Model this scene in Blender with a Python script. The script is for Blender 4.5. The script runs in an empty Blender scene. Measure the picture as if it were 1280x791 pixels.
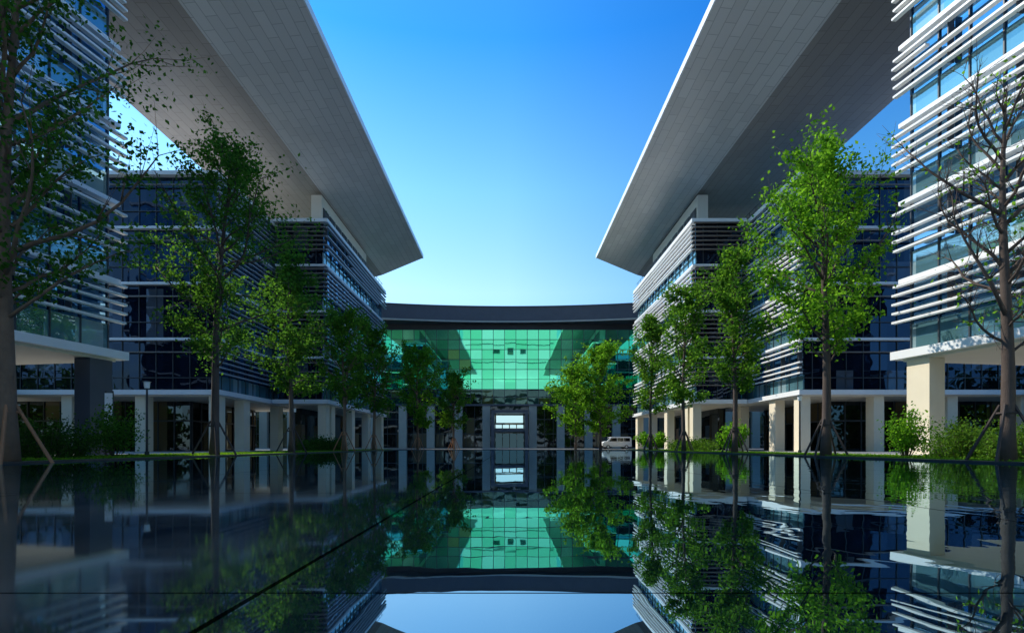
import bpy, math, random
import numpy as np
from mathutils import Vector, Matrix

scene = bpy.context.scene
scene.view_settings.view_transform = 'Standard'
scene.view_settings.look = 'None'
scene.view_settings.exposure = 0
rad = math.radians

# ---------------------------------------------------------------- materials
class NT:
    def __init__(self, name):
        self.m = bpy.data.materials.new(name); self.m.use_nodes = True
        self.n = self.m.node_tree.nodes; self.l = self.m.node_tree.links
        self.n.clear()
        self.out = self.n.new('ShaderNodeOutputMaterial')
    def new(self, t, **kw):
        nd = self.n.new(t)
        for k, v in kw.items():
            if k.startswith('_'): setattr(nd, k[1:], v)
            else: nd.inputs[k].default_value = v
        return nd
    def link(self, a, b): self.l.new(a, b)
    def math(self, op, a, b=None, c=None):
        nd = self.n.new('ShaderNodeMath'); nd.operation = op
        for i, v in enumerate((a, b, c)):
            if v is None: continue
            if isinstance(v, (int, float)): nd.inputs[i].default_value = v
            else: self.l.new(v, nd.inputs[i])
        return nd.outputs[0]
    def mixc(self, f, a, b, mode='MIX'):
        nd = self.n.new('ShaderNodeMix'); nd.data_type = 'RGBA'; nd.blend_type = mode
        for idx, v in ((0, f), (6, a), (7, b)):
            if isinstance(v, (int, float)): nd.inputs[idx].default_value = v
            elif isinstance(v, tuple): nd.inputs[idx].default_value = (*v, 1)
            else: self.l.new(v, nd.inputs[idx])
        return nd.outputs[2]

def simple(name, col, rough=0.6, var=0.15, scale=1.5, metallic=0.0, bump=0.0, spec=0.5):
    t = NT(name)
    p = t.new('ShaderNodeBsdfPrincipled', Roughness=rough, Metallic=metallic)
    p.inputs['Specular IOR Level'].default_value = spec
    tc = t.new('ShaderNodeTexCoord')
    nz = t.new('ShaderNodeTexNoise', Scale=scale, Detail=4.0, Roughness=0.65)
    t.link(tc.outputs['Object'], nz.inputs['Vector'])
    a = tuple(c * (1 - var) for c in col); b = tuple(min(1, c * (1 + var)) for c in col)
    t.link(t.mixc(nz.outputs[0], a, b), p.inputs['Base Color'])
    if bump:
        bp = t.new('ShaderNodeBump', Strength=bump, Distance=0.02)
        n2 = t.new('ShaderNodeTexNoise', Scale=scale * 12, Detail=3.0)
        t.link(tc.outputs['Object'], n2.inputs['Vector'])
        t.link(n2.outputs[0], bp.inputs['Height']); t.link(bp.outputs[0], p.inputs['Normal'])
    t.link(p.outputs[0], t.out.inputs[0])
    return t.m

def glass(name, tint, dark, light, pw, ph, base=0.3, plight=0.12, tilt=0.012, tint2=None, tint3=None, rough=0.02, oz=0.0):
    """reflective pane glass: each pane has own tilt / interior tone"""
    t = NT(name)
    tc = t.new('ShaderNodeTexCoord'); sp = t.new('ShaderNodeSeparateXYZ')
    t.link(tc.outputs['Object'], sp.inputs[0])
    cx = t.math('FLOOR', t.math('DIVIDE', t.math('ADD', sp.outputs[0], 500.37), pw))
    cy = t.math('FLOOR', t.math('DIVIDE', t.math('ADD', sp.outputs[1], 500.37), pw))
    cz = t.math('FLOOR', t.math('DIVIDE', t.math('ADD', sp.outputs[2], oz), ph))
    cb = t.new('ShaderNodeCombineXYZ')
    t.link(cx, cb.inputs[0]); t.link(cy, cb.inputs[1]); t.link(cz, cb.inputs[2])
    wn = t.new('ShaderNodeTexWhiteNoise'); wn.noise_dimensions = '3D'
    t.link(cb.outputs[0], wn.inputs['Vector'])
    geo = t.new('ShaderNodeNewGeometry')
    vm = t.n.new('ShaderNodeVectorMath'); vm.operation = 'SUBTRACT'
    t.link(wn.outputs['Color'], vm.inputs[0]); vm.inputs[1].default_value = (.5, .5, .5)
    vs = t.n.new('ShaderNodeVectorMath'); vs.operation = 'SCALE'
    t.link(vm.outputs[0], vs.inputs[0]); vs.inputs['Scale'].default_value = tilt
    nz = t.new('ShaderNodeTexNoise', Scale=0.6, Detail=1.0)
    t.link(tc.outputs['Object'], nz.inputs['Vector'])
    vm2 = t.n.new('ShaderNodeVectorMath'); vm2.operation = 'SUBTRACT'
    t.link(nz.outputs['Color'], vm2.inputs[0]); vm2.inputs[1].default_value = (.5, .5, .5)
    vs2 = t.n.new('ShaderNodeVectorMath'); vs2.operation = 'SCALE'
    t.link(vm2.outputs[0], vs2.inputs[0]); vs2.inputs['Scale'].default_value = tilt * 1.0
    va = t.n.new('ShaderNodeVectorMath'); va.operation = 'ADD'
    t.link(vs.outputs[0], va.inputs[0]); t.link(vs2.outputs[0], va.inputs[1])
    vb = t.n.new('ShaderNodeVectorMath'); vb.operation = 'ADD'
    t.link(va.outputs[0], vb.inputs[0]); t.link(geo.outputs['Normal'], vb.inputs[1])
    vn = t.n.new('ShaderNodeVectorMath'); vn.operation = 'NORMALIZE'
    t.link(vb.outputs[0], vn.inputs[0])
    gl = t.new('ShaderNodeBsdfGlossy', Roughness=rough)
    sc = t.new('ShaderNodeSeparateColor'); t.link(wn.outputs['Color'], sc.inputs[0])
    if tint2:
        gcol = t.mixc(sc.outputs[1], tint, tint2)
        if tint3:
            gcol = t.mixc(t.math('MULTIPLY', t.math('GREATER_THAN', sc.outputs[0], .90), .5), gcol, tint3)
    else:
        gcol = t.mixc(sc.outputs[1], tuple(c * .7 for c in tint), tint)
    t.link(gcol, gl.inputs['Color']); t.link(vn.outputs[0], gl.inputs['Normal'])
    df = t.new('ShaderNodeBsdfDiffuse')
    f = t.math('LESS_THAN', wn.outputs['Value'], plight)
    t.link(t.mixc(f, t.mixc(sc.outputs[2], tuple(c * .5 for c in dark), dark), light), df.inputs[0])
    fr = t.new('ShaderNodeFresnel', IOR=1.6)
    fac = t.math('ADD', t.math('MULTIPLY', fr.outputs[0], 1 - base), base)
    mx = t.new('ShaderNodeMixShader')
    t.link(fac, mx.inputs[0]); t.link(df.outputs[0], mx.inputs[1]); t.link(gl.outputs[0], mx.inputs[2])
    t.link(mx.outputs[0], t.out.inputs[0])
    return t.m

def leafmat(name, c1, c2, transl=0.45):
    t = NT(name)
    geo = t.new('ShaderNodeNewGeometry')
    f = geo.outputs['Random Per Island']
    col = t.mixc(f, c1, c2)
    df = t.new('ShaderNodeBsdfDiffuse')
    t.link(col, df.inputs['Color'])
    tr = t.new('ShaderNodeBsdfTranslucent')
    t.link(t.mixc(f, (c1[0] * 1.8, c1[1] * 1.7, c1[2] * .9), (c2[0] * 1.9, c2[1] * 1.7, c2[2] * .9)), tr.inputs[0])
    mx = t.new('ShaderNodeMixShader'); mx.inputs[0].default_value = transl
    t.link(df.outputs[0], mx.inputs[1]); t.link(tr.outputs[0], mx.inputs[2])
    t.link(mx.outputs[0], t.out.inputs[0])
    return t.m

def panelmat(name, col, bw, bh, rough=0.4, mortar=0.6, var=0.07):
    t = NT(name)
    tc = t.new('ShaderNodeTexCoord')
    mp = t.new('ShaderNodeMapping'); mp.inputs['Rotation'].default_value = (0, 0, rad(90))
    t.link(tc.outputs['Object'], mp.inputs[0])
    br = t.new('ShaderNodeTexBrick', Scale=1.0)
    br.inputs['Brick Width'].default_value = bw; br.inputs['Row Height'].default_value = bh
    br.inputs['Mortar Size'].default_value = 0.03; br.inputs['Mortar Smooth'].default_value = 0.3
    br.inputs['Color1'].default_value = (*[c * (1 - var) for c in col], 1)
    br.inputs['Color2'].default_value = (*[min(1, c * (1 + var)) for c in col], 1)
    br.inputs['Mortar'].default_value = (*[c * mortar for c in col], 1)
    br.offset = 0.5
    t.link(mp.outputs[0], br.inputs['Vector'])
    nz = t.new('ShaderNodeTexNoise', Scale=0.12, Detail=4.0)
    t.link(tc.outputs['Object'], nz.inputs['Vector'])
    c = t.mixc(t.math('MULTIPLY', nz.outputs[0], .4), br.outputs[0], tuple(v * .55 for v in col))
    p = t.new('ShaderNodeBsdfPrincipled', Roughness=rough)
    t.link(c, p.inputs['Base Color']); t.link(p.outputs[0], t.out.inputs[0])
    return t.m

M = {}
M['white'] = simple('white_metal', (.85, .85, .83), .4, .06, .8)
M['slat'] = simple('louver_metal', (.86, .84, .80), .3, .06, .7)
M['slat_shaded'] = simple('louver_metal_shaded', (.36, .40, .44), .35, .12, .7)  # same louver metal, with the left side's shade put into its colour
M['slatF'] = simple('louver_metal_bronze', (.20, .17, .145), .4, .15, .7)
M['cream'] = simple('cream_stone', (.80, .70, .52), .6, .10, .8, bump=.2)
M['grey_stone'] = simple('grey_stone', (.38, .36, .30), .6, .12, .8)
M['slate'] = simple('slate_cladding', (.06, .075, .10), .35, .2, .8)
M['dark'] = simple('dark_metal', (.03, .032, .038), .4, .2, 1)
M['darkwall'] = simple('dark_interior', (.035, .035, .035), .7, .3, .6)
M['soffit_low'] = simple('slab_soffit', (.72, .67, .56), .6, .1, .5)
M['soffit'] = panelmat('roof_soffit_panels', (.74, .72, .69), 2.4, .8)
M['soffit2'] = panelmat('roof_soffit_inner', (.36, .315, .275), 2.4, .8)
M['rooftop'] = simple('roof_top', (.35, .35, .35), .6, .1, .3)
M['glassb'] = glass('blue_glass', (.34, .68, 1.0), (.012, .05, .12), (.08, .14, .22), 1.5, 1.21, .55, .1, .02)
M['glassf'] = glass('dark_front_glass', (.35, .50, .75), (.006, .009, .016), (.07, .085, .10), 1.5, 2.4, .03, .13, .06)
M['glassc'] = glass('clear_band_glass', (.55, .88, .98), (.14, .30, .34), (.34, .48, .50), 1.5, 5.0, .36, .4, .02)
M['glassd'] = glass('lobby_glass', (.5, .6, .65), (.014, .013, .012), (.14, .10, .055), 1.5, 3.0, .06, .25, .02)
M['glassg'] = glass('green_glass', (.08, .76, .32), (.01, .06, .03), (.12, .16, .02), 2.2, 1.93, .84, .12, .003,
                    tint2=(.24, 1.0, .60), tint3=(.50, .80, .12), oz=-11.5)
M['glassdk'] = glass('dark_band_glass', (.2, .35, .3), (.01, .02, .02), (.10, .09, .02), 2.2, 1.4, .3, .2, .02)
M['mull'] = simple('mullion', (.045, .05, .055), .4, .1, 1)
M['trunk'] = simple('bark', (.18, .11, .065), .9, .45, 3.0, bump=.8)
M['trunkd'] = simple('dark_bark', (.085, .06, .045), .9, .45, 3.0, bump=.8)
M['stake'] = simple('timber_stake', (.34, .15, .065), .8, .3, 3.0)
M['staked'] = simple('dark_stake', (.05, .035, .028), .8, .3, 3.0)
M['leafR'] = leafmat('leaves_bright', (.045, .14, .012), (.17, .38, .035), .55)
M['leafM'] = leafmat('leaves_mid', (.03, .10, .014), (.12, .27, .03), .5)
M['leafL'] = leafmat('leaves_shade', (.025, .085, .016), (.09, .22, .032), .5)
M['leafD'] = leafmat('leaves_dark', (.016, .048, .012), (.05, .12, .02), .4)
M['hedge'] = leafmat('leaves_hedge', (.04, .10, .015), (.12, .24, .03), .35)
M['rim'] = simple('black_stone_rim', (.03, .03, .032), .35, .3, 2)
M['paving'] = simple('paving', (.34, .33, .31), .75, .15, .5, bump=.3)
M['asph'] = simple('asphalt', (.05, .05, .052), .85, .2, 1, bump=.3)
M['kerb'] = simple('kerb_stone', (.4, .39, .37), .7, .15, 1)
M['line'] = simple('road_paint', (.75, .75, .72), .7, .1, 2)
M['grass'] = simple('lawn', (.07, .17, .022), .95, .45, .7, bump=.8)
M['blade'] = leafmat('grass_blades', (.08, .19, .015), (.18, .34, .03), .4)
M['tower'] = simple('pale_concrete', (.80, .82, .78), .7, .06, .1)

# stone pool with film of water
def poolmat():
    t = NT('wet_black_stone')
    tc = t.new('ShaderNodeTexCoord'); sp = t.new('ShaderNodeSeparateXYZ')
    t.link(tc.outputs['Object'], sp.inputs[0])
    def joint(axis, period, off, w):
        m = t.math('PINGPONG', t.math('ADD', sp.outputs[axis], off), period / 2)
        return t.math('LESS_THAN', m, w)
    jx = joint(0, 4.2, 0.85, .012); jy = joint(1, 3.9, -1.85, .007)
    j = t.math('MAXIMUM', jx, jy)
    n1 = t.new('ShaderNodeTexNoise', Scale=.45, Detail=5.0, Roughness=.65)
    t.link(tc.outputs['Object'], n1.inputs['Vector'])
    side = t.new('ShaderNodeMapRange'); t.link(sp.outputs[0], side.inputs[0])
    side.inputs[1].default_value = -0.2; side.inputs[2].default_value = -1.4
    side.inputs[3].default_value = 0; side.inputs[4].default_value = 1
    near = t.new('ShaderNodeMapRange'); t.link(sp.outputs[1], near.inputs[0])
    near.inputs[1].default_value = 13; near.inputs[2].default_value = 3
    near.inputs[3].default_value = 0; near.inputs[4].default_value = 1
    patch = t.new('ShaderNodeMapRange'); t.link(n1.outputs[0], patch.inputs[0])
    patch.inputs[1].default_value = .28; patch.inputs[2].default_value = .60
    dry = t.math('MULTIPLY', t.math('MULTIPLY', side.outputs[0], near.outputs[0]), patch.outputs[0])
    n2 = t.new('ShaderNodeTexNoise', Scale=7.0, Detail=7.0, Roughness=.75)
    t.link(tc.outputs['Object'], n2.inputs['Vector'])
    stone = t.mixc(n2.outputs[0], (.07, .06, .048), (.24, .205, .165))
    base = t.mixc(dry, (.008, .014, .018), stone)
    base = t.mixc(j, base, (.002, .002, .002))
    df = t.new('ShaderNodeBsdfDiffuse'); t.link(base, df.inputs[0])
    gl = t.new('ShaderNodeBsdfGlossy')
    t.link(t.mixc(dry, (.62, .86, 1.0), (.90, .92, .90)), gl.inputs['Color'])
    rgh = t.math('MULTIPLY', dry, t.math('ADD', t.math('MULTIPLY', n2.outputs[0], .06), .04))
    t.link(t.math('ADD', rgh, .008), gl.inputs['Roughness'])
    mp = t.new('ShaderNodeMapping'); mp.inputs['Scale'].default_value = (1.0, .6, 1)
    t.link(tc.outputs['Object'], mp.inputs[0])
    w = t.new('ShaderNodeTexNoise', Scale=1.7, Detail=2.5, Roughness=.5, Distortion=.6)
    t.link(mp.outputs[0], w.inputs['Vector'])
    rgt = t.new('ShaderNodeMapRange'); t.link(sp.outputs[0], rgt.inputs[0])
    rgt.inputs[1].default_value = -1; rgt.inputs[2].default_value = 2.5
    rgt.inputs[3].default_value = .10; rgt.inputs[4].default_value = 1.0
    bp = t.new('ShaderNodeBump', Distance=.012)
    t.link(t.math('MULTIPLY', rgt.outputs[0], .32), bp.inputs['Strength'])
    t.link(w.outputs[0], bp.inputs['Height'])
    t.link(bp.outputs[0], gl.inputs['Normal'])
    fr = t.new('ShaderNodeFresnel', IOR=1.6); t.link(bp.outputs[0], fr.inputs['Normal'])
    b0 = t.math('SUBTRACT', .42, t.math('MULTIPLY', dry, .32))
    fac = t.math('ADD', t.math('MULTIPLY', fr.outputs[0], t.math('SUBTRACT', 1.0, b0)), b0)
    fac = t.math('MULTIPLY', fac, t.math('SUBTRACT', 1.0, t.math('MULTIPLY', j, .9)))
    mx = t.new('ShaderNodeMixShader')
    t.link(fac, mx.inputs[0]); t.link(df.outputs[0], mx.inputs[1]); t.link(gl.outputs[0], mx.inputs[2])
    t.link(mx.outputs[0], t.out.inputs[0])
    return t.m
M['pool'] = poolmat()

# ---------------------------------------------------------------- mesh tools
def empty(name, loc=(0, 0, 0), rz=0):
    e = bpy.data.objects.new(name, None); scene.collection.objects.link(e)
    e.location = loc; e.rotation_euler = (0, 0, rz); e.empty_display_size = .5
    return e

class MB:
    def __init__(self, ox=0, oy=0, oz=0): self.v = []; self.f = []; self.o = (ox, oy, oz)
    def box(self, x0, x1, y0, y1, z0, z1):
        x0, x1 = sorted((x0, x1)); y0, y1 = sorted((y0, y1)); z0, z1 = sorted((z0, z1))
        ox, oy, oz = self.o; b = len(self.v)
        for z in (z0, z1):
            for (x, y) in ((x0, y0), (x1, y0), (x1, y1), (x0, y1)):
                self.v.append((x - ox, y - oy, z - oz))
        for q in ((0, 3, 2, 1), (4, 5, 6, 7), (0, 1, 5, 4), (1, 2, 6, 5), (2, 3, 7, 6), (3, 0, 4, 7)):
            self.f.append(tuple(b + i for i in q))
    def quad(self, *p):
        b = len(self.v); ox, oy, oz = self.o
        for q in p: self.v.append((q[0] - ox, q[1] - oy, q[2] - oz))
        self.f.append(tuple(range(b, b + len(p))))
    def tube(self, pts, rs, n=6):
        b = len(self.v); ox, oy, oz = self.o
        for i, (p, r) in enumerate(zip(pts, rs)):
            p = Vector(p)
            d = (Vector(pts[min(i + 1, len(pts) - 1)]) - Vector(pts[max(i - 1, 0)]))
            if d.length < 1e-6: d = Vector((0, 0, 1))
            d.normalize()
            u = d.cross(Vector((0.3, 1, 0.1)));
            if u.length < .01: u = d.cross(Vector((1, 0, 0)))
            u.normalize(); w = d.cross(u)
            for k in range(n):
                a = 2 * math.pi * k / n
                q = p + u * (r * math.cos(a)) + w * (r * math.sin(a))
                self.v.append((q.x - ox, q.y - oy, q.z - oz))
        for i in range(len(pts) - 1):
            for k in range(n):
                k2 = (k + 1) % n
                self.f.append((b + i * n + k, b + i * n + k2, b + (i + 1) * n + k2, b + (i + 1) * n + k))
        self.f.append(tuple(b + k for k in range(n))[::-1])
        self.f.append(tuple(b + (len(pts) - 1) * n + k for k in range(n)))
    def obj(self, name, mat, parent=None, smooth=False, loc=None):
        me = bpy.data.meshes.new(name); me.from_pydata(self.v, [], self.f); me.update()
        if smooth: me.polygons.foreach_set('use_smooth', [True] * len(me.polygons))
        me.materials.append(mat)
        ob = bpy.data.objects.new(name, me); scene.collection.objects.link(ob)
        if parent: ob.parent = parent
        if loc: ob.location = loc
        return ob

def leaf_obj(name, C, S, mat, parent, rng, flat=0.0):
    n = len(C)
    u = rng.normal(size=(n, 3)); u /= np.linalg.norm(u, axis=1)[:, None]
    w = rng.normal(size=(n, 3)); w[:, 2] *= (1 - flat)
    w -= (w * u).sum(1)[:, None] * u; w /= np.linalg.norm(w, axis=1)[:, None]
    S = S[:, None]
    V = np.empty((n, 4, 3))
    V[:, 0] = C - u * S; V[:, 1] = C + w * S * .65 + u * S * .25; V[:, 2] = C + u * S; V[:, 3] = C - w * S * .65 + u * S * .25
    me = bpy.data.meshes.new(name)
    me.vertices.add(n * 4); me.loops.add(n * 4); me.polygons.add(n)
    me.vertices.foreach_set('co', V.reshape(-1))
    me.loops.foreach_set('vertex_index', np.arange(n * 4, dtype=np.int32))
    me.polygons.foreach_set('loop_start', np.arange(0, n * 4, 4, dtype=np.int32))
    me.polygons.foreach_set('loop_total', np.full(n, 4, dtype=np.int32))
    me.update(calc_edges=True); me.materials.append(mat)
    ob = bpy.data.objects.new(name, me); scene.collection.objects.link(ob); ob.parent = parent
    return ob

# ---------------------------------------------------------------- trees
def tree(name, x, y, h, cr, cb, seed, nleaf=7000, ls=.11, mat='leafR', tr=.16, bark='trunk',
         stake='staked', lean=(0, 0), nb=34, bare=False, up=0.75):
    rnd = random.Random(seed); rng = np.random.default_rng(seed)
    e = empty(name, (x, y, 0))
    mb = MB()
    pts = []; rs = []; N = 12
    ph = rnd.uniform(0, 6)
    for i in range(N + 1):
        t = i / N
        pts.append(Vector((lean[0] * t + .25 * math.sin(t * 5 + ph) * t, lean[1] * t + .18 * math.cos(t * 4 + ph) * t, h * .97 * t)))
        rs.append(tr * (1.25 if i == 0 else 1) * (1 - t) ** .8 + .012)
    mb.tube(pts, rs, 9)
    def at(z):
        t = max(0, min(.999, z / (h * .97))) * N; i = int(t); return pts[i].lerp(pts[i + 1], t - i), rs[i]
    clumps = []
    for b in range(nb):
        t = (b + rnd.random()) / nb
        z = cb + (h * .93 - cb) * t ** 1.05
        p0, r0 = at(z)
        prof = .22 + .72 * math.sin(math.pi * min(1, (t * .84 + .14))) ** 1.1
        L = cr * prof * rnd.uniform(.5, 1.35)
        a = b * 2.4 + rnd.uniform(-.6, .6)
        el = up * rnd.uniform(.6, 1.3) * (1 + .6 * t)
        d = Vector((math.cos(a), math.sin(a), el)).normalized()
        bp = [p0]; n = 6; q = p0.copy(); dd = d.copy()
        for i in range(n):
            dd = (dd + Vector((rnd.gauss(0, .16), rnd.gauss(0, .16), rnd.gauss(.02, .12)))).normalized()
            q = q + dd * (L * 1.15 / n); bp.append(q.copy())
        br = min(r0 * .6, .015 + L * .013)
        mb.tube(bp, [br * (1 - i / (n + 1)) + .006 for i in range(n + 1)], 5)
        for i in range(2 if not bare else 1, n + 1):
            clumps.append((bp[i], .16 + .12 * rnd.random(), 1.0))
            for _ in range(2 if not bare else 3):
                sd = (dd + Vector((rnd.gauss(0, .7), rnd.gauss(0, .7), rnd.gauss(.1, .45)))).normalized()
                sl = L * rnd.uniform(.18, .42)
                s1 = bp[i] + sd * sl * .5 + Vector((0, 0, rnd.gauss(0, .05))); s2 = bp[i] + sd * sl + Vector((0, 0, rnd.uniform(-.05, .2)))
                mb.tube([bp[i], s1, s2], [br * .45 * (1 - i / (n + 3)) + .004, .008, .004], 4)
                clumps.append((s1, .14, .8)); clumps.append((s2, .20 + .12 * rnd.random(), 1.2))
                if bare:
                    for _ in range(2):
                        td = (sd + Vector((rnd.gauss(0, .6), rnd.gauss(0, .6), rnd.gauss(0, .4)))).normalized()
                        mb.tube([s1, s1 + td * sl * .5], [.006, .003], 3)
    mb.obj('trunk_and_limbs', M[bark], e, smooth=True)
    if nleaf:
        C = [c for c in clumps if rnd.random() > .2]
        cen = np.array([c[0][:] for c in C]); sg = np.array([c[1] for c in C]); w = np.array([c[2] for c in C])
        w = w * rng.uniform(.2, 1.8, len(w)); w /= w.sum()
        idx = rng.choice(len(C), size=nleaf, p=w)
        P = cen[idx] + rng.normal(size=(nleaf, 3)) * sg[idx][:, None] * np.array([1, 1, .8])
        S = ls * rng.uniform(.6, 1.3, nleaf)
        leaf_obj('foliage', P, S, M[mat], e, rng)
    if stake:
        sb = MB()
        for k in range(4):
            a = .6 + k * math.pi / 2
            sb.tube([(1.0 * math.cos(a), 1.0 * math.sin(a), 0), (.16 * math.cos(a), .16 * math.sin(a), 1.75)], [.05, .045], 6)
        for k in range(4):
            a = .6 + k * math.pi / 2; a2 = a + math.pi / 2
            sb.tube([(.24 * math.cos(a), .24 * math.sin(a), 1.5), (.24 * math.cos(a2), .24 * math.sin(a2), 1.5)], [.04, .04], 5)
        sb.obj('support_stakes', M[stake], e)
    return e

def shrub(name, x, y, rx, ry, h, seed, n, ls, mat, stems=14, open_=False):
    rng = np.random.default_rng(seed); rnd = random.Random(seed)
    e = empty(name, (x, y, 0)); mb = MB(); cl = []
    for i in range(stems):
        a = rnd.uniform(0, 6.28); r = math.sqrt(rnd.random())
        tip = Vector((rx * r * math.cos(a), ry * r * math.sin(a), h * rnd.uniform(.6, 1) * (1 - .35 * r * r)))
        base = Vector((tip.x * (.15 if open_ else .6), tip.y * (.15 if open_ else .6), 0))
        mid = base.lerp(tip, .5) + Vector((0, 0, .1))
        mb.tube([base, mid, tip], [.02, .012, .005], 4)
        for t in ((.45, .6, .8, 1) if open_ else (.2, .4, .6, .8, 1)): cl.append(base.lerp(tip, t)[:])
    mb.obj('stems', M['trunkd'], e)
    cl = np.array(cl); idx = rng.integers(0, len(cl), n)
    P = cl[idx] + rng.normal(size=(n, 3)) * (.16 if open_ else .2)
    P[:, 2] = np.abs(P[:, 2]) + .02
    leaf_obj('foliage', P, ls * rng.uniform(.6, 1.3, n), M[mat], e, rng)
    return e

# ---------------------------------------------------------------- ground & pool
g = MB(); g.quad((-1500, -1500, 0), (1500, -1500, 0), (1500, 1500, 0), (-1500, 1500, 0)); g.obj('ground', M['paving'])
PX, PY0, PY1 = 13.9, -14, 68
g = MB(); g.box(-PX, PX, PY0, PY1, .004, .02); g.obj('reflecting_pool', M['pool'])
e = empty('pool_edge')
g = MB()
g.box(-PX - .4, -PX, PY0, PY1, .003, .075); g.box(PX, PX + .4, PY0, PY1, .003, .075)
g.box(-PX - .4, PX + .4, PY1, PY1 + .4, .003, .075); g.box(-PX - .4, PX + .4, PY0 - .4, PY0, .003, .075)
g.obj('rim', M['rim'], e)
for s in (-1, 1):
    g = MB(); x0, x1 = (PX + .402) * s, 18.6 * s
    g.box(x0, x1, -14, 67, .004, .05); g.obj('lawn', M['grass'])
    k = MB(); k.box(x1, x1 + s * .18, -14, 67, .003, .12); k.obj('kerb', M['kerb'])
    rng = np.random.default_rng(5 + s); n = 20000
    P = np.stack([rng.uniform(min(x0, x1) + .05, max(x0, x1) - .05, n), 10 + 57 * rng.random(n) ** 1.3, rng.uniform(.05, .11, n)], 1)
    leaf_obj('grass', P, rng.uniform(.02, .06, n), M['blade'], None, rng)
g = MB(); g.quad((-120, 86, .004), (120, 86, .004), (120, 95, .004), (-120, 95, .004)); g.obj('road', M['asph'])
k = MB(); k.box(-120, 120, 95, 95.2, .003, .13); k.box(-120, 13.5, 85.8, 86, .003, .13); k.box(19.9,120,85.8,86,.003,.13); k.obj('kerb', M['kerb'])
g = MB()
for i in range(-12, 13): g.quad((i * 8, 90.4, .008), (i * 8 + 3, 90.4, .008), (i * 8 + 3, 90.55, .008), (i * 8, 90.55, .008))
g.obj('road_markings', M['line'])

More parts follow.
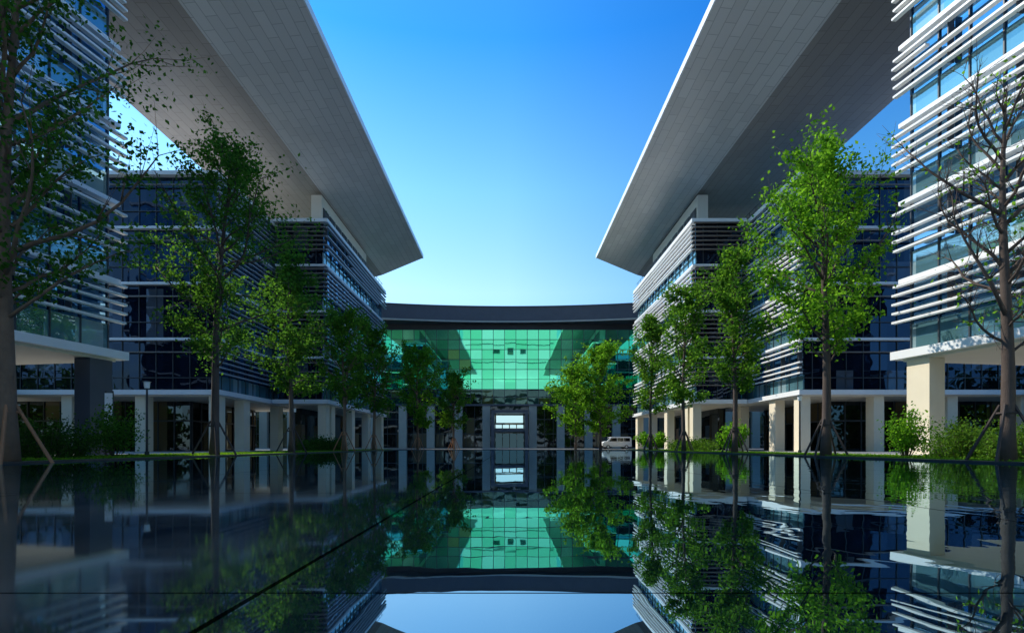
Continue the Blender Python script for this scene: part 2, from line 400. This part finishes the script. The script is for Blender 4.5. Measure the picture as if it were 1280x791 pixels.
# ---------------------------------------------------------------- louvered office buildings
def office(s, X0, Y0, Y1, W, ztop, rot=0.0, nfl=4, zb=5.0, front_slats=True, seed=1, pent=None, slat_skip=.1,
           corner='cream', sm='slat', fm='slat', clear_front=True):
    rnd = random.Random(seed)
    piv = (s * X0, Y1, 0)
    e = empty('louvered_office_building', piv, rot)
    O = piv
    def B(): return MB(*O)
    fh = (ztop - zb) / nfl
    X1 = X0 + W
    body, front, clear, slab, slat, slatf, mull, cols, lobby, soff, dk, lg, cc = [B() for _ in range(13)]
    xf = X0 + .7; yf = Y0 + .7
    body.box(s * xf, s * X1, yf, Y1 - .5, zb + .45, ztop - .15)
    front.box(s * (xf + .004), s * (X1 - .05), yf - .02, yf + .05, zb + .45, ztop - .16)
    slab.box(s * X0, s * (X1 + .3), Y0, Y1, zb, zb + .42)
    slab.box(s * (X0 + .1), s * (X1 + .3), Y0 + .1, Y1 - .1, ztop - .35, ztop)
    for i in range(1, nfl):
        z = zb + i * fh
        slab.box(s * (X0 + .25), s * (X1 + .1), Y0 + .25, Y1 - .25, z - .11, z + .11)
    soff.box(s * (X0 + .4), s * (X1 - .1), Y0 + .4, Y1 - .4, zb - .12, zb - .004)
    ch = 1.35
    for i in range(nfl):
        z0 = zb + i * fh + (.43 if i == 0 else .12)
        clear.box(s * (xf - .03), s * (xf + .1), yf - .025, Y1 - .6, z0, z0 + ch)
        if clear_front:
            clear.box(s * (xf + .102), s * (X1 - .1), yf - .04, yf + .1, z0, z0 + ch)
        zt = zb + (i + 1) * fh - (.12 if i < nfl - 1 else .35)
        z = z0 + ch + .1
        while z < zt - .12:
            y = Y0 + .12
            while y < Y1 - .1:
                L = rnd.choice((6, 7.5, 9, 12)); y2 = min(y + L, Y1 - .05)
                if rnd.random() > slat_skip:
                    dx = rnd.choice((0, 0, 0, .08))
                    slat.box(s * (X0 + .02 + dx), s * (X0 + .28 + dx), y, y2 - .01, z, z + .11)
                y = y2
            if front_slats:
                x = X0 + .02
                while x < X1:
                    L = rnd.choice((6, 7.5, 9)); x2 = min(x + L, X1)
                    if rnd.random() > slat_skip:
                        slatf.box(s * (x + (.35 if x < X0 + .1 else 0)), s * (x2 - .01), Y0 + .02, Y0 + .28, z, z + .11)
                    x = x2
            z += .47
        y = Y0 + .7
        while y < Y1:
            mull.box(s * (X0 + .30), s * (X0 + .66), y, y + .05, z0 + ch + .1, zt - .15); y += 3.0
    y = yf + .75
    while y < Y1 - .6:
        mull.box(s * (xf - .09), s * (xf - .034), y, y + .06, zb + .5, ztop - .45); y += 1.5
    x = xf + .75
    while x < X1:
        mull.box(s * x, s * (x + .06), yf - .1, yf - .044, zb + .5, ztop - .45); x += 1.5
    if not front_slats:
        for i in range(nfl):
            z0 = zb + i * fh
            mull.box(s * (xf + .01), s * X1, yf - .15, yf - .047, z0 + 1.5, z0 + 1.57)
            slatf.box(s * (xf + .01), s * X1, Y0 + .25, Y0 + .4, z0 + 3.7, z0 + 3.8)
    # ground floor
    y = Y1 - 1.9; first = True
    while y > Y0:
        (cc if (first and corner == 'slate') else cols).box(s * (X0 + .35), s * (X0 + 1.25), y, y + 1.25, 0, zb - .125)
        first = False
        y -= 7.8
    x = X0 + .35
    k = 0
    while x < X1:
        if k > 0 : cols.box(s * x, s * (x + .9), Y0 + .5, Y0 + 1.6, 0, zb - .125)
        x += 6.5; k += 1
    cols.box(s * (X0 + .36), s * (X0 + 1.24), Y0 + .5, Y0 + 1.6, 0, zb - .126)
    lobby.box(s * (X0 + 6), s * (X1 - .5), Y0 + 6, Y1 - 3, 0, zb - .13)
    y = Y0 + 6
    while y < Y1 - 3:
        lg.box(s * (X0 + 5.88), s * (X0 + 5.99), y, y + .09, 0, zb - .13); y += 1.6
    x = X0 + 6
    while x < X1:
        lg.box(s * x, s * (x + .09), Y0 + 5.88, Y0 + 5.99, 0, zb - .13); x += 1.6
    lg.box(s * (X0 + 5.86), s * (X1), Y0 + 5.86, Y1 - 3, 2.9, 3.05)
    if pent:
        px, py, pz = pent
        dk.box(s * (X0 + px), s * (X1 - 2), Y0 + py, Y1 - 3, ztop, pz)
        y = Y0 + py + .4
        while y < Y1 - 4:
            lg.box(s * (X0 + px - .1), s * (X0 + px - .01), y, y + 1.9, ztop + 1.2, pz - 1.3); y += 2.4
        x = X0 + px + .4
        while x < X1 - 3:
            lg.box(s * x, s * (x + 1.9), Y0 + py - .1, Y0 + py - .01, ztop + 1.2, pz - 1.3); x += 2.4
        for zz in (.5, .95):
            mull.box(s * (X0 + .5), s * (X0 + .54), Y0 + .5, Y1 - .5, ztop + zz, ztop + zz + .04)
        y = Y0 + .5
        while y < Y1:
            mull.box(s * (X0 + .5), s * (X0 + .54), y, y + .04, ztop, ztop + .99); y += 1.5
        dk.obj('penthouse', M['soffit_low'], e)
    if cc.v: cc.obj('corner_column', M['slate'], e)
    body.obj('glass_walls', M['glassb'], e); clear.obj('window_bands', M['glassc'], e)
    front.obj('end_wall_glass', M['glassf'], e)
    slab.obj('floor_slabs', M['white'], e); slat.obj('louvers', M[sm], e)
    if slatf.v: slatf.obj('end_wall_louvers', M[fm], e)
    mull.obj('mullions', M['mull'], e); cols.obj('columns', M['cream'], e)
    lobby.obj('lobby_walls', M['glassd'], e); soff.obj('slab_soffit', M['soffit_low'], e)
    lg.obj('lobby_frames', M['mull'], e)
    return e

for s in (-1, 1):
    lf = s < 0
    office(s, 20.0, -14, 28.6, 24, 29.3, rot=s * rad(10), nfl=6, zb=5.0, seed=10 + s, slat_skip=.05, corner='slate' if lf else 'cream')
    office(s, 25.3, 47.5, 70, 26, 24.6, nfl=4, front_slats=False, seed=20 + s, slat_skip=.04, pent=(9, 12, 28.2),
           sm='slat_shaded' if lf else 'slat', fm='slatF', clear_front=False)
    office(s, 19.2, 57.5, 85, 5.6, 24.6, nfl=4, front_slats=True, seed=30 + s, slat_skip=.03, pent=(2.4, 5, 29.3),
           sm='slat_shaded' if lf else 'slat', fm='slatF', clear_front=False)

# great canopy roofs
def canopy(s):
    e = empty('canopy_roof')
    prof = [(13.9, 30.5), (21.8, 29.75), (32.7, 29.95), (32.7, 31.0), (22, 32.6), (13.9, 30.95)]
    y0 = -18
    ye = lambda x: 87 + .78 * (x - 13.9)
    def strip(i, j, name, mat):
        a, b = prof[i], prof[j]; m = MB()
        pts = [(s * a[0], y0, a[1]), (s * b[0], y0, b[1]), (s * b[0], ye(b[0]), b[1]), (s * a[0], ye(a[0]), a[1])]
        if s < 0: pts = pts[::-1]
        m.quad(*pts); m.obj(name, mat, e)
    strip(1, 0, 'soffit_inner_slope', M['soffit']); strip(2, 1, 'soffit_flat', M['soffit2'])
    strip(3, 2, 'outer_edge', M['white']); strip(4, 3, 'roof_outer', M['rooftop']); strip(5, 4, 'roof_inner', M['rooftop'])
    m = MB()
    m.box(s * 13.78, s * 13.898, y0, 87, 30.42, 31.0); m.obj('edge_trim', M['white'], e)
    for yy, nm in ((0, 'end_cap_far'), (1, 'end_cap_near')):
        m = MB(); m.quad(*[(s * p[0], (ye(p[0]) if yy == 0 else y0), p[1]) for p in prof]); m.obj(nm, M['white'], e)
for s in (-1, 1): canopy(s)

# ---------------------------------------------------------------- curved central building
def central():
    e = empty('curved_office_building')
    Yc = 106.0; HW = 66
    b = MB(); b.box(-HW, HW, Yc + .1, Yc + 20, 0, 25); b.obj('core', M['darkwall'], e)
    g = MB(); g.box(-HW, HW, Yc - .2, Yc + .08, 11.5, 23.1); g.obj('green_curtain_wall', M['glassg'], e)
    g = MB(); g.box(-HW, HW, Yc - .6, Yc + .07, 8.6, 11.4); g.obj('dark_glass_band', M['glassdk'], e)
    mu = MB()
    k0 = math.floor((-HW + 500.37) / 2.2)
    for k in range(k0, k0 + 64):
        x = k * 2.2 - 500.37
        if -HW < x < HW:
            mu.box(x - .05, x + .05, Yc - .3, Yc - .203, 11.5, 23.1)
            mu.box(x - .05, x + .05, Yc - .68, Yc - .603, 8.6, 11.4)
    for i in range(7):
        z = 11.5 + i * 1.93
        mu.box(-HW, HW, Yc - .28, Yc - .205, z - .05, z + .05)
    mu.box(-HW, HW, Yc - .7, Yc - .605, 9.95, 10.05)
    mu.obj('mullions', M['mull'], e)
    sl = MB(); sl.box(-HW, HW, Yc - .9, Yc + .05, 8.25, 8.58); sl.box(-HW, HW, Yc - .75, Yc + .04, 11.405, 11.49); sl.obj('slab_edges', M['slate'], e)
    f, ft, fs, rec = MB(), MB(), MB(), MB()
    N = 80
    yy = lambda x: 105.0 - x * x / 220.0
    for i in range(N):
        xa = -HW + 2 * HW * i / N; xb = -HW + 2 * HW * (i + 1) / N
        a, c = yy(xa), yy(xb)
        f.quad((xa, a, 24.6), (xb, c, 24.6), (xb, c - .5, 27.3), (xa, a - .5, 27.3))
        fs.quad((xa, a - .7, 27.3), (xb, c - .7, 27.3), (xb, 126, 27.4), (xa, 126, 27.4))
        fs.quad((xa, a - .7, 27.15), (xb, c - .7, 27.15), (xb, c - .7, 27.3), (xa, a - .7, 27.3))
        ft.quad((xa, a - .05, 24.3), (xb, c - .05, 24.3), (xb, c - .05, 24.6), (xa, a - .05, 24.6))
        rec.quad((xa, a, 24.2), (xa, 106.2, 24.2), (xb, 106.2, 24.2), (xb, c, 24.2))
    f.obj('roof_fascia', M['slate'], e); fs.obj('roof_deck', M['slate'], e)
    ft.obj('fascia_trim', M['grey_stone'], e); rec.obj('eaves_soffit', M['slate'], e)
    c = MB()
    for i in range(-12, 13):
        if i == 0: continue
        x = i * 5.4 - (.9 if i > 0 else -.9)
        c.box(x - .75, x + .75, Yc - .8, Yc + .05, 0, 8.24)
    c.obj('columns', M['grey_stone'], e)
    d = MB(); d.box(-HW, HW, Yc + .02, Yc + .09, .3, 8.2); d.obj('ground_floor_glass', M['glassd'], e)
    m = MB()
    for i in range(-38, 39): m.box(i * 1.7 - .04, i * 1.7 + .04, Yc - .04, Yc + .015, 0, 8.2)
    for z in (2.8, 5.6): m.box(-HW, HW, Yc - .05, Yc + .012, z, z + .12)
    m.obj('ground_floor_frames', M['mull'], e)
    p = MB()
    p.box(-3.5, -2.9, Yc - 3, Yc - .05, 0, 6.7); p.box(2.9, 3.5, Yc - 3, Yc - .05, 0, 6.7)
    p.box(-3.5, 3.5, Yc - 3, Yc - .05, 6.7, 7.3); p.box(-2.9, 2.9, Yc - 2.6, Yc - .05, 3.2, 3.75)
    p.obj('entrance_portal', M['slate'], e)
    em = NT('lit_lobby_panel'); ee = em.new('ShaderNodeEmission', Color=(.6, .93, 1, 1), Strength=.95); em.link(ee.outputs[0], em.out.inputs[0])
    p = MB(); p.box(-2.6, 2.6, Yc - .5, Yc - .3, 5.0, 6.4)
    for k in range(4): p.box(-2.7 + k * 1.38, -1.5 + k * 1.38, Yc - .5, Yc - .3, 3.95, 4.6)
    p.obj('lit_transom', em.m, e)
    em = NT('lit_lobby_doors'); ee = em.new('ShaderNodeEmission', Color=(.30, .6, .75, 1), Strength=.12); em.link(ee.outputs[0], em.out.inputs[0])
    p = MB()
    for k in range(4): p.box(-2.7 + k * 1.38, -1.45 + k * 1.38, Yc - .5, Yc - .3, .15, 2.9)
    p.obj('doors', em.m, e)
    p = MB(); p.box(-5, 5, Yc - 6, Yc - .9, .004, .15); p.box(-5.6, 5.6, Yc - 6.5, Yc - .9, .003, .08); p.obj('entrance_steps', M['kerb'], e)
central()

# sunlit building at the other end of the court (seen mirrored in the green glass)
def opposite():
    e = empty('pale_office_tower')
    b = MB(); b.box(-26, 26, -110, -86, 0, 66); b.box(-31, 31, -112, -84, 0, 36); b.obj('walls', M['tower'], e)
    w = MB()
    for x in (-7, 0, 7):
        w.box(x - 1.6, x + 1.6, -86.05, -85.9, 50.5, 53.5)
    for z in (45.8, 56.0): w.box(-24, 24, -86.04, -85.9, z, z + .35)
    for zi in range(7):
        w.box(-29, 29, -84.05, -83.9, 3 + zi * 4, 5 + zi * 4)
    w.obj('windows', M['glassdk'], e)
opposite()

# ---------------------------------------------------------------- trees placement
tree('ginkgo_tree', 14.7, 25.3, 14.4, 4.0, 4.2, 3, 16000, .088, 'leafR', .2, 'trunkd', 'staked', nb=38)
tree('ginkgo_tree', 14.9, 36.0, 13.8, 2.7, 3.8, 4, 8000, .11, 'leafM', .17, 'trunkd', 'staked')
tree('ginkgo_tree', 14.9, 46.5, 14.5, 3.0, 3.8, 5, 7000, .13, 'leafM', .17, 'trunkd', 'staked')
tree('ginkgo_tree', 14.9, 57.5, 14.8, 2.7, 3.8, 6, 5500, .145, 'leafM', .17, 'trunkd', 'staked')
tree('bare_tree', 14.9, 16.3, 11.6, 3.5, 3.2, 7, 500, .07, 'leafR', .19, 'trunkd', 'staked', nb=26, bare=True, up=.9)
tree('round_tree', 9.7, 80, 12.0, 4.0, 1.6, 8, 9000, .16, 'leafR', .15, 'trunkd', None, nb=40)
tree('round_tree', 13.2, 79, 15.2, 4.8, 1.6, 9, 12000, .16, 'leafR', .18, 'trunkd', None, nb=44)
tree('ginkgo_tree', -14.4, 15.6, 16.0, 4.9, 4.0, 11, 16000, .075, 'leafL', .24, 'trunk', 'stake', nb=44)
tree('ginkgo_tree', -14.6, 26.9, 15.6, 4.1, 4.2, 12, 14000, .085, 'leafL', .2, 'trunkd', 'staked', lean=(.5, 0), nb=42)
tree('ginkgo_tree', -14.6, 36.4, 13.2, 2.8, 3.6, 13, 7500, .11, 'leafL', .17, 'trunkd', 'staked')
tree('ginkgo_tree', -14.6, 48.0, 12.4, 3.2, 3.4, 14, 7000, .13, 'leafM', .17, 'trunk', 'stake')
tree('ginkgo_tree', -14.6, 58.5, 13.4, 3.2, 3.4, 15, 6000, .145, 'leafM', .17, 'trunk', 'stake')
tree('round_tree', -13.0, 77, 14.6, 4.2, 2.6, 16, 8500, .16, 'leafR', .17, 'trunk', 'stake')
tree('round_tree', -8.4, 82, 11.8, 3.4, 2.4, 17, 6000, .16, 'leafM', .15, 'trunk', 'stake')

shrub('hedge_bush', 16.7, 19.9, 1.3, 1.2, 1.25, 40, 8000, .045, 'hedge', 60)
shrub('hedge_bush', 16.5, 17.6, .9, 1.0, 1.1, 45, 5000, .045, 'hedge', 50)
shrub('flowering_shrub', 16.3, 22.4, .95, .8, 2.1, 41, 2200, .06, 'leafR', 22, True)
shrub('flowering_shrub', 16.9, 41.5, 1.5, 1.2, 2.4, 42, 2500, .10, 'leafR', 22, True)
shrub('flowering_shrub', 16.9, 64, 2.0, 1.4, 2.2, 47, 2500, .13, 'leafR', 22, True)
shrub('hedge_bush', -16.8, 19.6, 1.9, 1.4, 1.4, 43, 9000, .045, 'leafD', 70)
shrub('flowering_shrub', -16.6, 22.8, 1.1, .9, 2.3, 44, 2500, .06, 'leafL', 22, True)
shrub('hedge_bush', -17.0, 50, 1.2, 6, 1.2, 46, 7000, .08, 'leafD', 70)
shrub('hedge_bush', 17.4, 52, .9, 7, 1.0, 48, 7000, .08, 'hedge', 70)

def far_trees():
    rng = np.random.default_rng(77); C = []
    for s in (-1, 1):
        for i in range(22):
            x = s * rng.uniform(54, 75); y = rng.uniform(15, 100); h = rng.uniform(8, 12)
            C.append(rng.normal(size=(450, 3)) * np.array([2.4, 2.4, h * .22]) + np.array([x, y, h * .5]))
        for i in range(7):
            x = s * rng.uniform(46, 50); y = 30 + i * 2.4; h = rng.uniform(6, 8)
            C.append(rng.normal(size=(700, 3)) * np.array([1.4, 1.4, h * .25]) + np.array([x, y, h * .45]))
    C = np.concatenate(C); C[:, 2] = np.abs(C[:, 2])
    leaf_obj('distant_trees', C, rng.uniform(.3, .55, len(C)), M['hedge'], None, rng)
far_trees()

# ---------------------------------------------------------------- van
def van(x, y, rz):
    e = empty('parked_van', (x, y, .0), rz)
    prof = [(-2.4, .35), (-2.42, 1.0), (-2.3, 1.15), (-1.75, 1.25), (-1.15, 1.85), (-.8, 1.95), (2.2, 1.97), (2.38, 1.75), (2.42, .6), (2.38, .35)]
    m = MB(); n = len(prof)
    for yy in (-.86, .86):
        for (px, pz) in prof:
            yw = yy * (1 if pz < 1.3 else .92); m.v.append((px, yw, pz))
    m.f.append(tuple(range(n))); m.f.append(tuple(range(2 * n - 1, n - 1, -1)))
    for i in range(n): m.f.append((i, i + n, (i + 1) % n + n, (i + 1) % n))
    body = m.obj('body', simple('white_car_paint', (.82, .82, .82), .25, .03, 1), e)
    bv = body.modifiers.new('b', 'BEVEL'); bv.width = .06; bv.segments = 2
    w = MB()
    for sd in (-1, 1):
        for (a, c) in ((-1.0, -.1), (0.0, 1.0), (1.1, 2.1)):
            q = [(a - (.35 if a < -.9 else 0), sd * .875, 1.25), (c, sd * .875, 1.25), (c, sd * .812, 1.78), (a, sd * .812, 1.78)]
            w.quad(*q)
    w.quad((-1.74, -.7, 1.29), (-1.74, .7, 1.29), (-1.2, .68, 1.83), (-1.2, -.68, 1.83))
    w.quad((2.40, -.7, 1.25), (2.40, .7, 1.25), (2.375, .66, 1.75), (2.375, -.66, 1.75))
    for v in range(len(w.v)):
        vx, vy, vz = w.v[v]; w.v[v] = (vx - (.03 if vx < -1.1 and abs(vy) < .75 else 0) + (.03 if vx > 2.3 else 0), vy * 1.012, vz)
    w.obj('windows', M['glassd'], e)
    for i, (wx, sd) in enumerate(((-1.55, -1), (-1.55, 1), (1.5, -1), (1.5, 1))):
        t = MB(); t.tube([(wx, sd * .68, .33), (wx, sd * .89, .33)], [.33, .33], 18); t.obj('wheel_%d' % i, M['dark'], e)
        t = MB(); t.tube([(wx, sd * .89, .33), (wx, sd * .9, .33)], [.19, .17], 12); t.obj('hub_%d' % i, M['white'], e)
    l = MB(); l.box(-2.46, -2.38, -.8, -.5, .8, 1.0); l.box(-2.46, -2.38, .5, .8, .8, 1.0); l.obj('headlights', M['white'], e)
    l = MB(); l.box(-2.5, -2.36, -.85, .85, .38, .58); l.box(2.38, 2.5, -.85, .85, .38, .58); l.obj('bumpers', M['dark'], e)
van(17.2, 88.2, rad(8))

# ---------------------------------------------------------------- lamps / posts
def lamp(x, y, h):
    e = empty('street_lamp', (x, y, 0)); m = MB()
    m.tube([(0, 0, 0), (0, 0, .25), (0, 0, .26), (0, 0, h - .35)], [.10, .10, .055, .045], 10)
    m.obj('post', M['dark'], e)
    c = MB(); c.tube([(0, 0, h - .35), (0, 0, h - .05)], [.11, .14], 12); c.obj('lantern', M['white'], e)
    c = MB(); c.tube([(0, 0, h - .05), (0, 0, h)], [.2, .06], 12); c.obj('cap', M['dark'], e)
lamp(-17.2, 25.8, 3.6); lamp(-17.4, 44, 3.6); lamp(17.6, 33, 3.6)
def sign(x, y):
    e = empty('information_sign', (x, y, 0)); m = MB()
    m.box(-.18, -.13, -.03, .03, 0, 3.0); m.box(.13, .18, -.03, .03, 0, 3.0); m.obj('posts', M['dark'], e)
    p = MB(); p.box(-.17, .17, -.06, -.032, 1.1, 2.9); p.obj('panel', M['white'], e)
sign(-18.1, 24.6)

# ---------------------------------------------------------------- light, world, camera
sd = Vector((-.80, .42, 0)).normalized(); el = rad(43)
sv = Vector((sd.x * math.cos(el), sd.y * math.cos(el), math.sin(el)))
L = bpy.data.lights.new('sun', 'SUN'); L.energy = 5.0; L.angle = rad(.5); L.color = (1, .94, .83)
lo = bpy.data.objects.new('sun', L); scene.collection.objects.link(lo)
lo.rotation_euler = sv.to_track_quat('Z', 'Y').to_euler(); lo.location = sv * 200

W = bpy.data.worlds.new('World'); scene.world = W; W.use_nodes = True
nt = W.node_tree; nt.nodes.clear()
out = nt.nodes.new('ShaderNodeOutputWorld'); bg = nt.nodes.new('ShaderNodeBackground')
sky = nt.nodes.new('ShaderNodeTexSky'); sky.sky_type = 'NISHITA'; sky.sun_disc = False
sky.sun_elevation = el; sky.sun_rotation = math.atan2(sv.x, sv.y)
sky.air_density = 1.0; sky.dust_density = .4; sky.ozone_density = 2.0
tc = nt.nodes.new('ShaderNodeTexCoord'); sp = nt.nodes.new('ShaderNodeSeparateXYZ')
nt.links.new(tc.outputs['Generated'], sp.inputs[0])
cr = nt.nodes.new('ShaderNodeValToRGB'); nt.links.new(sp.outputs[2], cr.inputs[0])
els = cr.color_ramp.elements
els[0].position = 0.0; els[0].color = (.75, 1.0, 1.35, 1)
els[1].position = 1.0; els[1].color = (.6, 1.25, 1.85, 1)
for p_, c_ in ((.12, (.9, 1.15, 1.4, 1)), (.27, (1.5, 1.75, 1.7, 1)), (.42, (1.0, 1.7, 1.85, 1)), (.60, (.25, 1.2, 1.95, 1))):
    q = els.new(p_); q.color = c_
mu = nt.nodes.new('ShaderNodeMix'); mu.data_type = 'RGBA'; mu.blend_type = 'MULTIPLY'; mu.inputs[0].default_value = 1
nt.links.new(sky.outputs[0], mu.inputs[6]); nt.links.new(cr.outputs[0], mu.inputs[7])
pr = nt.nodes.new('ShaderNodeValToRGB'); nt.links.new(sp.outputs[0], pr.inputs[0])
pr.color_ramp.elements[0].position = 0.0; pr.color_ramp.elements[0].color = (1, 1, 1, 1)
pr.color_ramp.elements[1].position = .40; pr.color_ramp.elements[1].color = (.42, .66, .84, 1)
mu2 = nt.nodes.new('ShaderNodeMix'); mu2.data_type = 'RGBA'; mu2.blend_type = 'MULTIPLY'; mu2.inputs[0].default_value = 1
nt.links.new(mu.outputs[2], mu2.inputs[6]); nt.links.new(pr.outputs[0], mu2.inputs[7])
nt.links.new(mu2.outputs[2], bg.inputs[0])
bg.inputs[1].default_value = .15
nt.links.new(bg.outputs[0], out.inputs[0])

cd = bpy.data.cameras.new('camera'); cam = bpy.data.objects.new('camera', cd); scene.collection.objects.link(cam)
cam.location = (0, 0, .52); cam.rotation_euler = (rad(90), 0, 0)
cd.lens = 36 * 680 / 1280; cd.sensor_width = 36; cd.shift_y = (557 - 395.5) / 1280; cd.shift_x = 3 / 1280
cd.clip_end = 5000; cd.clip_start = .05
scene.camera = cam
